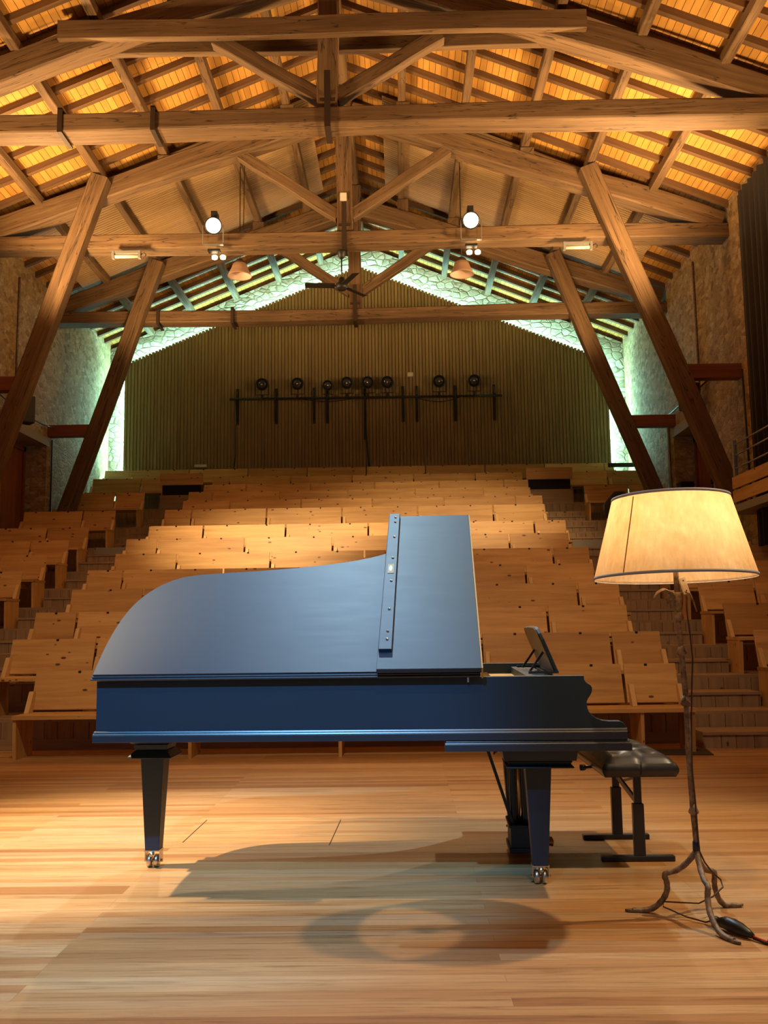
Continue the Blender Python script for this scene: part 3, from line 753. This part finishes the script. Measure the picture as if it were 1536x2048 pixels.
b = MB(); b.box(1.63, 2.475, -.013, PW+.013, .63, .66); b.prism([(1.632, -.0125, .661), (1.632, -.008, .669), (1.632, PW+.01, .669), (1.632, PW+.01, .661)], (.841, 0, 0)); b.prism([(1.636, -.009, .671), (1.636, -.0045, .679), (1.636, PW+.006, .679), (1.636, PW+.006, .671)], (.834, 0, 0)); b.build('key_bed', M['piano_edge'], P, bevel=.0015)
b = MB(); b.prism([(2.17, .055, .745), (2.19, .055, .745), (2.225, .055, .93), (2.205, .055, .94)], (0, PW-.11, 0)); b.build('fallboard', M['piano_black_bluelit'], P, bevel=.003)
b = MB(); b.box(2.05, 2.17, .055, PW-.055, .90, .945); b.build('action_rail', M['piano_black_bluelit'], P)
b = MB(); b.box(2.355, 2.385, .05, PW-.05, .68, .735); b.build('key_slip', M['piano_black_bluelit'], P, bevel=.003)
b = MB()
for k in range(52):
    v = .13+k*(PW-.26)/52; b.box(2.2, 2.35, v+.0006, v+(PW-.26)/52-.0006, .715, .742)
kb = b.build('white_keys', M['ivory'], P, bevel=.001); kb['kind'] = 'stuff'
b = MB()
for k in range(51):
    if k % 7 in (1, 4): continue
    v = .13+(k+1)*(PW-.26)/52; b.box(2.2, 2.295, v-.006, v+.006, .742, .755)
kb = b.build('black_keys', M['ebony'], P); kb['kind'] = 'stuff'
for v0, v1 in ((.052, .128), (PW-.128, PW-.052)):
    b = MB(); b.box(2.2, 2.352, v0, v1, .685, .76); b.build('key_block', M['piano_black_bluelit'], P, bevel=.003)
# music desk
ds = V3((.035, 0, .205)); 
b = MB(); pts = []
for s, z in ((.42, 0), (.42, .16), (.43, .19), (.46, .212), (.5, .222), (.78, .226), (1.06, .222), (1.1, .212), (1.13, .19), (1.14, .16), (1.14, 0)):
    pts.append((2.193-.092*z/.226, s, .962+z))
b.prism(pts, (.016, 0, .007)); md = b.build('music_desk', M['piano_black_bluelit'], P, bevel=.003)
b = MB(); b.prism([(p[0]-.001, p[1]+(.012 if p[1] < .7 else -.012), p[2]) for p in pts], (-.002, 0, -.001)); b.build('desk_back', M['desk_inner'], md)
for v in (.55, 1.0):
    b = MB(); b.bar((2.08, v, .962), (2.15, v, 1.06), .012, .012); b.build('desk_prop', M['piano_edge'], md)
b = MB(); b.bar((2.06, .42, .962), (2.21, .42, .962), .015, .012); b.bar((2.06, 1.14, .962), (2.21, 1.14, .962), .015, .012); b.bar((2.2, .42, .962), (2.2, 1.14, .962), .02, .012); b.build('desk_slide', M['piano_edge'], md)
# lid
TH = math.radians(33)
LW = V3((0, math.cos(TH), math.sin(TH))); LN = V3((0, -math.sin(TH), math.cos(TH))); LO = V3((0, -.026, .966))
def lp(u, w, h): return LO + V3((u, 0, 0)) + LW*w + LN*h
lid_out = [p for p in smooth([(-.02, -.006)]+[(u-.02 if u < .3 else u-.005, v+.012) for u, v in OUT[1:-1]], 2) if p[0] < 1.78]+[(1.80, PW+.005), (1.80, -.006)]
def inset(pts, d):
    o = offset(pts[:-2], d)
    return o + [(pts[-2][0], pts[-2][1]-d), (pts[-1][0], pts[-1][1]+d)]
b, be = MB(), MB()
for h0, h1, d in ((.0, .012, .0), (.012, .021, .006), (.021, .03, .014)):
    q = inset(lid_out, d); q[0] = (q[0][0]+0, lid_out[-1][1]+d)
    (b if h1 > .029 else be).prism([lp(u, w, h0) for u, w in q], LN*(h1-h0))
lid = b.build('lid', M['piano_black_bluelit'], P, bevel=.002)
be.build('lid_edge', M['piano_edge'], lid, bevel=.005)
b = MB()
q = [lp(1.325, -.012, .034), lp(1.805, -.012, .034), lp(1.805, PW+.0, .034), lp(1.325, PW+.0, .034)]
b.prism(q, LN*.024); fl = b.build('front_flap', M['piano_black_bluelit'], P, bevel=.002)
b = MB(); b.prism([lp(1.330, .12, .0585), lp(1.392, .12, .0585), lp(1.392, PW-.005, .0585), lp(1.330, PW-.005, .0585)], LN*.02); b.build('flap_lip', M['piano_black_bluelit'], fl, bevel=.002)
for w in (.2, .27, .47, .75, 1.0, 1.25, 1.44, 1.5):
    b = MB(); b.lathe([(.0, .006), (.006, .004), (.0075, 0)], lp(1.368, w, .0787), 10, LN); b.build('screw', M['silver'], fl)
b = MB(); b.prism([lp(1.345, .83, .0787), lp(1.378, .83, .0787), lp(1.378, .93, .0787), lp(1.345, .93, .0787)], LN*.002); pq = b.build('lock_plate', M['lock_brass'], fl)
b = MB(); b.prism([lp(1.3615+.009*math.cos(k*PI/8), .88+.03*math.sin(k*PI/8), .0808) for k in range(16)], LN*.001); b.build('lock_oval', M['ebony'], pq)
b = MB(); b.prism([lp(1.805, -.01, .0), lp(1.812, -.01, .0), lp(1.812, PW, .0), lp(1.805, PW, .0)], LN*.058); b.build('piano_hinge', M['brass'], lid)
b = MB(); b.box(1.74, 1.748, -.016, -.012, .942, .97); b.build('side_hinge', M['silver'], lid)
b = MB(); b.bar((1.5, 1.27, .96), lp(1.5, 1.27, 0.0), .02, .03, (1, 0, 0)); b.build('lid_prop', M['piano_black_bluelit'], P, bevel=.002)
# legs
def leg(u, v, top, wt, wb, blocks, cz=.085, nm='leg'):
    b = MB()
    def ring(w, z): return [(u-w/2, v-w/2, z), (u+w/2, v-w/2, z), (u+w/2, v+w/2, z), (u-w/2, v+w/2, z)]
    b.loft([ring(wb, cz), ring(wt, top)], (0, 0, 1))
    lg = b.build('leg', M['piano_black_bluelit'], P, bevel=.003)
    for w0, w1, z0, z1 in blocks:
        b = MB(); b.loft([ring(w0, z0), ring(w1, z1)], (1, 0, 0)); b.build('leg_block', M['piano_black_bluelit'], lg, bevel=.003)
    b = MB(); b.box(u-.04, u+.04, v-.035, v+.035, cz-.004, cz+.004); b.box(u-.04, u-.035, v-.025, v+.025, .03, cz); b.box(u+.035, u+.04, v-.025, v+.025, .03, cz); b.tube([(u-.047, v, .032), (u+.047, v, .032)], .008, 8); b.lathe([(.0, -.012), (.012, -.012), (.012, .012), (0, .012)], (u, v-.036, .07), 12, (0, 1, 0))
    ca = b.build('caster_fork', M['caster'], lg)
    for du in (-.018, .018):
        b = MB(); b.lathe([(.0, -.013), (.024, -.013), (.032, -.009), (.032, .009), (.024, .013), (0, .013)], (u+du, v-.005, .032), 20, (1, 0, 0)); b.build('caster_wheel', M['caster'], ca)
leg(2.066, .20, .545, .122, .072, [(.31, .31, .545, .552), (.265, .30, .553, .575), (.33, .345, .58, .63)])
leg(2.03, PW-.24, .545, .122, .072, [(.31, .31, .545, .552), (.265, .30, .553, .575), (.33, .345, .58, .63)])
leg(.135, .50, .552, .118, .072, [(.225, .225, .552, .558), (.225, .165, .559, .59), (.165, .175, .592, .62), (.19, .32, .624, .68)])
# lyre
b = MB(); b.box(1.965, 2.075, .66, .90, .03, .17); b.box(1.955, 2.085, .65, .91, .03, .055); b.box(1.955, 2.085, .65, .91, .155, .17); ly = b.build('pedal_lyre', M['piano_black_bluelit'], P, bevel=.004)
for u, v in ((1.985, .71), (1.985, .85), (2.05, .71), (2.05, .85)):
    b = MB(); b.lathe([(.017, .17), (.014, .2), (.02, .36), (.014, .6), (.017, .63)], (u, v, 0), 12); b.build('lyre_post', M['piano_black_bluelit'], ly)
for v in (.745, .78, .815):
    b = MB(); b.tube([(2.02, v, .1), (2.02, v, .63)], .004, 6); b.build('pedal_rod', M['brass'], ly)
    b = MB(); b.tube([(2.07, v, .075), (2.14, v, .07), (2.19, v, .06)], [.01, .014, .018], 8); b.build('pedal', M['brass'], ly)
for v in (.7, .86):
    b = MB(); b.bar((1.82, v, .67), (1.985, v, .15), .016, .022, (0, 1, 0)); b.build('lyre_brace', M['piano_black_bluelit'], ly)

# ------------------------------------------------------------------ piano bench
t = thing('piano_bench', 'black tufted leather piano bench on steel T legs, at the keyboard', 'piano bench', (1.185, 5.235, 0))
def cushion():
    b = MB(); nx, ny = 24, 44; hx, hy = .178, .385; top = .532; bot = .44
    tuft = [(x, y) for y in (-.26, -.087, .087, .26) for x in (-.075, .075)] + [(0, y) for y in (-.17, 0, .17)]
    def h(x, y):
        e = min((hx-abs(x))/.05, 1); e2 = min((hy-abs(y))/.05, 1)
        z = .03*(1-(1-max(e, 0))**2)*(1-(1-max(e2, 0))**2)+top-.03+.022*(1-(x/hx)**2)*(1-(y/hy)**4)
        for tx, ty in tuft:
            d = math.hypot(x-tx, y-ty); z -= .02*math.exp(-(d/.03)**2)
        z -= .006*math.exp(-((abs(x)-.0)/.012)**2)*(1 if abs(y) > .24 else .0)
        return z
    rows = []
    for j in range(ny+1):
        y = -hy+2*hy*j/ny; rows.append([(-hx+2*hx*i/nx, y, h(-hx+2*hx*i/nx, y)) for i in range(nx+1)])
    b.loft(rows, (0, 1, 0), True, False, False)
    per = [(r[0][0], r[0][1]) for r in rows] + [(p[0], p[1]) for p in rows[-1][1:]] + [(r[-1][0], r[-1][1]) for r in reversed(rows[:-1])] + [(p[0], p[1]) for p in reversed(rows[0][1:-1])]
    m = len(per); rings = []
    for q in range(7):
        a = q/6; bul = .012*math.sin(PI*a)
        rings.append([])
        for x, y in per:
            zt = h(x, y); l = math.hypot(x, y)
            rings[-1].append((x+(bul if x > 0 else -bul)*(abs(x) > hx-.001), y+(bul if y > 0 else -bul)*(abs(y) > hy-.001), zt*(1-a)+bot*a))
    b.loft(list(reversed(rings)), (0, 1, 0), True, False, True)
    b.box(-hx, hx, -hy, hy, bot-.004, bot+.01)
    return b
cu = cushion().build('seat_cushion', M['leather'], t)
b = MB()
b.tube([(0, -.3995, .515), (0, -.4, .48), (0, -.398, .45)], .003, 5)
b.build('front_seam', M['ebony'], cu)
for y in (-.26, -.087, .087, .26):
    for x in (-.075, .075):
        b = MB(); b.lathe([(0, .006), (.009, .003), (.011, -.003)], (x, y, .517), 10); b.build('tuft_button', M['leather'], cu)
for y in (-.25, .25):
    b = MB(); b.box(-.185, .185, y-.022, y+.022, .0, .028, axis=(1, 0, 0)); b.build('foot_bar', M['bench_metal'], t, bevel=.005)
    b = MB(); b.box(-.018, .038, y-.018, y+.018, .027, .285); b.build('leg', M['bench_metal'], t, bevel=.003)
    b = MB(); b.box(-.008, .03, y-.012, y+.012, .285, .425); b.build('leg_slide', M['bench_metal'], t, bevel=.003)
    b = MB(); b.box(-.06, .06, y-.03, y+.03, .42, .439); b.build('seat_plate', M['bench_metal'], t, bevel=.002)
b = MB(); b.bar((.01, -.23, .29), (.01, .235, .36), .012, .03); b.bar((.015, -.22, .41), (.015, .1, .34), .01, .012); b.build('scissor_brace', M['bench_metal'], t)
b = MB(); b.tube([(-.17, -.02, .435), (-.22, -.02, .432)], .007, 8); b.lathe([(.012, 0), (.016, .006), (.016, .03), (.0, .032)], (-.205, -.02, .432), 12, (-1, 0, 0)); b.build('adjusting_knob', M['bench_metal'], t)
for y in (-.3, .3):
    pass

# ------------------------------------------------------------------ floor lamp
LX, LY = 1.2, 4.06
t = thing('floor_lamp', 'wrought iron floor lamp with a large glowing parchment shade', 'floor lamp', (LX, LY, 0))
def pole_x(z): return 1.208-(z-.256)*(.026/1.1)-LX
b = MB()
zs = [.25, .3, .42, .62, .865, 1.075, 1.225, 1.26]
b.tube([(pole_x(z)+.004*math.sin(z*9), 0, z) for z in zs], [.012, .012, .012, .0125, .0125, .0115, .0115, .0125], 10)
for z in (.42, .865, 1.075, 1.222):
    b.lathe([(.010, -.016), (.021, -.006), (.0215, 0), (.015, .014), (.0115, .03)], (pole_x(z), 0, z), 14)
pl = b.build('pole', M['iron'], t)
b = MB(); b.lathe([(.014, 1.245), (.02, 1.27), (.023, 1.31), (.02, 1.325), (.013, 1.33)], (pole_x(1.28), 0, 0), 14); b.tube([(pole_x(1.32), 0, 1.32), (pole_x(1.45), 0, 1.46)], [.0125, .011], 10); b.build('neck', M['iron'], t)
def leaf(pts, wid, ang):
    b = MB(); ra = []
    d = V3((math.cos(ang), math.sin(ang), 0)); s = V3((-d.y, d.x, 0))
    for (r, z), w in zip(pts, wid):
        c = V3((pole_x(1.3), 0, z))+d*r
        ra.append([c-s*w, c-s*w*.4+V3((0, 0, .006)), c+s*w*.4+V3((0, 0, .006)), c+s*w])
    b.loft(ra, d, True, False, False); b.build('leaf_ornament', M['iron'], t, solid=.004)
leaf([(.015, 1.3), (.03, 1.325), (.06, 1.338), (.085, 1.325), (.105, 1.295)], [.014, .026, .03, .02, .003], PI+.05)
leaf([(.015, 1.32), (.03, 1.328), (.05, 1.318), (.062, 1.285), (.072, 1.245)], [.014, .028, .032, .022, .002], -.25)
leaf([(.015, 1.3), (.03, 1.325), (.055, 1.33), (.075, 1.31), (.09, 1.28)], [.014, .026, .03, .02, .003], PI*.55)
b = MB(); b.lathe([(.013, .3), (.0145, .295), (.015, .265), (.0135, .255)], (pole_x(.28), 0, 0), 12); b.build('tape_wrap', M['blue_tape'], pl)['label'] = 'blue tape wrapped round the pole'
def flat_leg(pts, r):
    b = MB(); pts = [V3(p) for p in pts]
    # refine
    for _ in range(2):
        q = [pts[0]]
        for a, c in zip(pts[:-1], pts[1:]): q += [a*.75+c*.25, a*.25+c*.75]
        pts = q+[pts[-1]]
    n = len(pts); rr = [r*(1+.25*math.sin(k*2.1)*.3) for k in range(n)]
    b.tube(pts, rr, 8, True)
    d = (pts[-1]-pts[-3]); d.z = 0; d.normalize(); s = V3((-d.y, d.x, 0)); p = pts[-1]
    b.prism([p-d*.03-s*.008+V3((0, 0, -.004)), p+s*-.012+V3((0, 0, -.004)), p+d*.02-s*.009+V3((0, 0, -.004)), p+d*.032+V3((0, 0, -.004)), p+d*.02+s*.009+V3((0, 0, -.004)), p+s*.012+V3((0, 0, -.004)), p-d*.03+s*.008+V3((0, 0, -.004))], (0, 0, .009))
    return b.build('leg', M['iron'], t)
px0 = pole_x(.256)
flat_leg([(px0, 0, .262), (-.025, .01, .215), (-.07, .02, .178), (-.112, .03, .168), (-.122, .033, .155), (-.112, .03, .13), (-.112, .03, .095), (-.13, .04, .055), (-.165, .05, .02), (-.21, .06, .008), (-.25, .068, .007)], .012)
flat_leg([(px0, 0, .262), (.03, .04, .205), (.06, .07, .165), (.103, .10, .155), (.112, .105, .145), (.105, .10, .115), (.108, .103, .08), (.125, .115, .035), (.15, .12, .008), (.2, .125, .008)], .012)
flat_leg([(px0, 0, .262), (.006, -.04, .205), (.0, -.1, .172), (.005, -.14, .158), (.0, -.15, .145), (-.004, -.15, .11), (-.008, -.19, .06), (.0, -.25, .018), (.02, -.3, .007), (.035, -.325, .007)], .012)
b = MB(); n = 48; z0, z1, r0, r1 = 1.395, 1.735, .338, .247
b.loft([[(pole_x(1.5)-.005+r*math.cos(2*PI*k/n), r*math.sin(2*PI*k/n), z) for k in range(n)] for r, z in ((r0, z0), ((r0+r1)/2, (z0+z1)/2), (r1, z1))], (0, 0, 1), True, False, True)
sh = b.build('lamp_shade', M['shade'], t)
cxs = pole_x(1.5)-.005
for r, z in ((r0, z0), (r1, z1)):
    b = MB(); b.lathe([(r-.001, z-.006), (r+.0025, z-.006), (r+.0025, z+.006), (r-.001, z+.006)], (cxs, 0, 0), n, caps=False); b.build('shade_trim', M['grey_trim'], sh)
a = math.radians(218)
b = MB(); b.bar((cxs+(r0+.002)*math.cos(a), (r0+.002)*math.sin(a), z0), (cxs+(r1+.002)*math.cos(a), (r1+.004)*math.sin(a), z1-.012), .005, .0015, (math.cos(a), math.sin(a), 0)); b.build('shade_seam', M['shade_seam'], sh)
b = MB()
for k in range(3):
    an = k*2*PI/3+.4; b.tube([(pole_x(1.5), 0, 1.7), (cxs+(r1-.002)*math.cos(an), (r1-.002)*math.sin(an), z1)], .003, 5)
b.tube([(pole_x(1.46), 0, 1.46), (pole_x(1.46)+.03, 0, 1.5), (pole_x(1.5)+.035, 0, 1.64), (pole_x(1.5), 0, 1.7)], .003, 5)
b.build('shade_carrier', M['brass'], sh)
b = MB(); b.lathe([(.0, 1.46), (.02, 1.46), (.02, 1.51), (.0, 1.51)], (pole_x(1.46), 0, 0), 14); b.build('lamp_socket', M['cream_plastic'], t)
b = MB(); b.lathe([(.012, 1.51), (.03, 1.55), (.032, 1.57), (.022, 1.595), (.0, 1.603)], (pole_x(1.46), 0, 0), 16); bulb = b.build('bulb', M['bulb_lamp'], t)
b = MB(); d = V3((.018, -.008, -.072))
b.obox((pole_x(1.35)+.025, -.022, 1.357), V3((.026, 0, .006)), V3((0, .018, 0)), d*1.0); sw = b.build('cord_switch', M['cream_plastic'], t, bevel=.004)
for q in (-.3, .3):
    b = MB(); b.lathe([(.0, .002), (.003, .002), (.003, 0)], V3((pole_x(1.35)+.025, -.0315, 1.357))+d*q, 8, (0, -1, 0)); b.build('switch_screw', M['iron'], sw)
b = MB()
b.tube([(.012, -.03, 1.315), (.012, -.024, 1.25), (.022, -.02, 1.15), (.028, -.018, 1.05), (.02, -.017, .95), (.01, -.018, .8), (.002, -.018, .6), (.008, -.02, .45), (.012, -.016, .33), (.018, -.008, .26), (.045, .02, .21), (.085, .05, .16), (.12, .06, .13), (.118, .03, .108), (.06, -.02, .085), (.0, -.02, .058), (-.06, .0, .056), (-.13, .03, .052), (-.135, .02, .035), (-.06, -.04, .012), (.0, -.1, .008), (.012, -.125, .02)], .0035, 6); b.build('lamp_cord', M['cord'], t)
sh.rotation_euler = (-.028, 0, 0); sh.location = (0, -.044, 0)
# inline connector and red cable
t = thing('cable_connector', 'black inline plug with red cable and green tape at the front lamp foot', 'cable connector', (1.255, 3.87, 0))
pp = [(-.038, .07, .022), (-.028, .05, .026), (-.02, .03, .026), (-.005, .0, .032), (.01, -.03, .032), (.03, -.065, .028), (.05, -.095, .02), (.062, -.11, .014)]
b = MB(); b.tube(pp, [.012, .018, .016, .024, .027, .024, .016, .009], 12); b.build('plug_body', M['black_plastic'], t)
b = MB(); b.tube([(.06, -.108, .014), (.082, -.14, .01), (.1, -.163, .01)], .006, 8); b.build('red_cable', M['red'], t)
b = MB()
b.tube([(.1, -.163, .012), (.112, -.17, .022), (.124, -.165, .012), (.115, -.178, .014), (.105, -.165, .02), (.13, -.18, .008), (.138, -.172, .014)], .009, 8); b.build('green_tape', M['green_tape'], t)
b = MB(); b.tube([(.06, -.115, .01), (.09, -.16, .006), (.13, -.19, .006), (.3, -.23, .006), (.6, -.25, .006)], .0055, 8); b.build('black_cable', M['black_plastic'], t)

# trapdoor joints in the stage floor
for p0, p1, s in (((-1.25, 6.12, 0), (-1.26, 5.5, 0), 'left'), ((-.4, 6.08, 0), (-.42, 5.4, 0), 'right')):
    b = MB(); b.bar((p0[0], p0[1], .0008), (p1[0], p1[1], .0008), .005, .0016)
    o = S(b.build('trim_3' if s == 'left' else 'trim_4', M['mat'])); o['label'] = 'thin dark %s joint of a hatch in the stage floor' % s

# ------------------------------------------------------------------ lights
def aim(o, tgt):
    d = V3(tgt)-o.location; o.rotation_euler = d.to_track_quat('-Z', 'Y').to_euler()
def spot(name, loc, tgt, energy, col, ang, blend=.3, rad=.08):
    l = bpy.data.lights.new(name, 'SPOT'); l.energy = energy; l.color = col; l.spot_size = math.radians(ang); l.spot_blend = blend; l.shadow_soft_size = rad
    o = bpy.data.objects.new(name, l); COL.objects.link(o); o.location = loc; aim(o, tgt); return o
def point(name, loc, energy, col, rad=.05):
    l = bpy.data.lights.new(name, 'POINT'); l.energy = energy; l.color = col; l.shadow_soft_size = rad
    o = bpy.data.objects.new(name, l); COL.objects.link(o); o.location = loc; return o
WARM = (1, .70, .38); ORNG = (1, .56, .22); COOL = (.32, .62, 1.0)
spot('beam_left', (-3.0, 14.8, 7.75), (-.4, 4.6, 0), 900, WARM, 34, .5)
spot('beam_right', (1.25, 14.8, 7.75), (.4, 4.4, 0), 700, WARM, 34, .5)
spot('stage_left', (-5.2, 4.9, 7.4), (-2.0, 5.5, 0), 6800, (1, .77, .46), 27, .9)
spot('stage_right', (5.3, 4.6, 7.4), (.6, 4.5, 0), 1700, (1, .72, .42), 42, .8)
spot('stage_front', (.6, .6, 7.6), (.2, 3.4, 0), 440, (1, .68, .38), 60, .9)
spot('stage_cool', (-1.6, -1.2, 7.0), (-1.0, 4.5, .6), 3600, (.2, .55, 1.0), 23, .6)
spot('stage_back_cool', (-.8, 9.2, 8.6), (-.6, 4.8, .9), 1700, (.5, .78, 1), 36, .7)
spot('house_left', (-2.2, 10.4, 7.4), (-2.2, 15.4, 2.5), 2900, (1, .72, .38), 40, .9)
spot('house_right', (1.4, 10.4, 7.4), (1.0, 16.8, 3.4), 1900, (1, .72, .38), 44, .9)
spot('house_low_fill', (-.8, 2.4, 8.3), (-.8, 11.2, 1.2), 1350, (1, .66, .34), 62, .8, .2)  # added fill to brighten the lower pew rows
for x, y, z, e in ((-5.6, 13.4, 5.8, 1400), (4.2, 13.2, 5.8, 1400), (-4.8, 9.8, 4.5, 1300), (3.6, 9.8, 4.5, 1300), (-5.2, 17.2, 6.0, 420), (3.8, 17.2, 6.0, 420)):
    spot('roof_fill', (x, y, z), (x*.5+CX*.5, y+.6, 10), e, (1, .62, .27), 140, .8, .25)  # added fill without fixtures, aimed up to brighten the roof boards
point('lamp_bulb', (LX+pole_x(1.46), LY, 1.62), 9.0, (1, .72, .41), .03)

w = bpy.data.worlds.new('World'); SC.world = w; w.use_nodes = True
bg = w.node_tree.nodes['Background']; bg.inputs[0].default_value = (.09, .1, .13, 1); bg.inputs[1].default_value = .85

# ------------------------------------------------------------------ camera
yaw, pitch, roll = .016844, .121448, .0135
f = V3((-math.sin(yaw)*math.cos(pitch), math.cos(yaw)*math.cos(pitch), math.sin(pitch)))
r = V3((math.cos(yaw), math.sin(yaw), 0)); u = r.cross(f)
r2 = r*math.cos(roll)-u*math.sin(roll); u2 = u*math.cos(roll)+r*math.sin(roll)
cam = bpy.data.cameras.new('camera'); co = bpy.data.objects.new('camera', cam); COL.objects.link(co)
m = Matrix((r2, u2, -f)).transposed().to_4x4(); m.translation = V3((0, 0, 1.2)); co.matrix_world = m
cam.sensor_fit = 'VERTICAL'; cam.sensor_height = 36; cam.lens = 1880/2048*36
cam.clip_start = .05
SC.camera = co
SC.view_settings.view_transform = 'Standard'; SC.view_settings.look = 'None'
SC.view_settings.exposure = 0; SC.view_settings.gamma = 1; SC.view_settings.use_curve_mapping = False
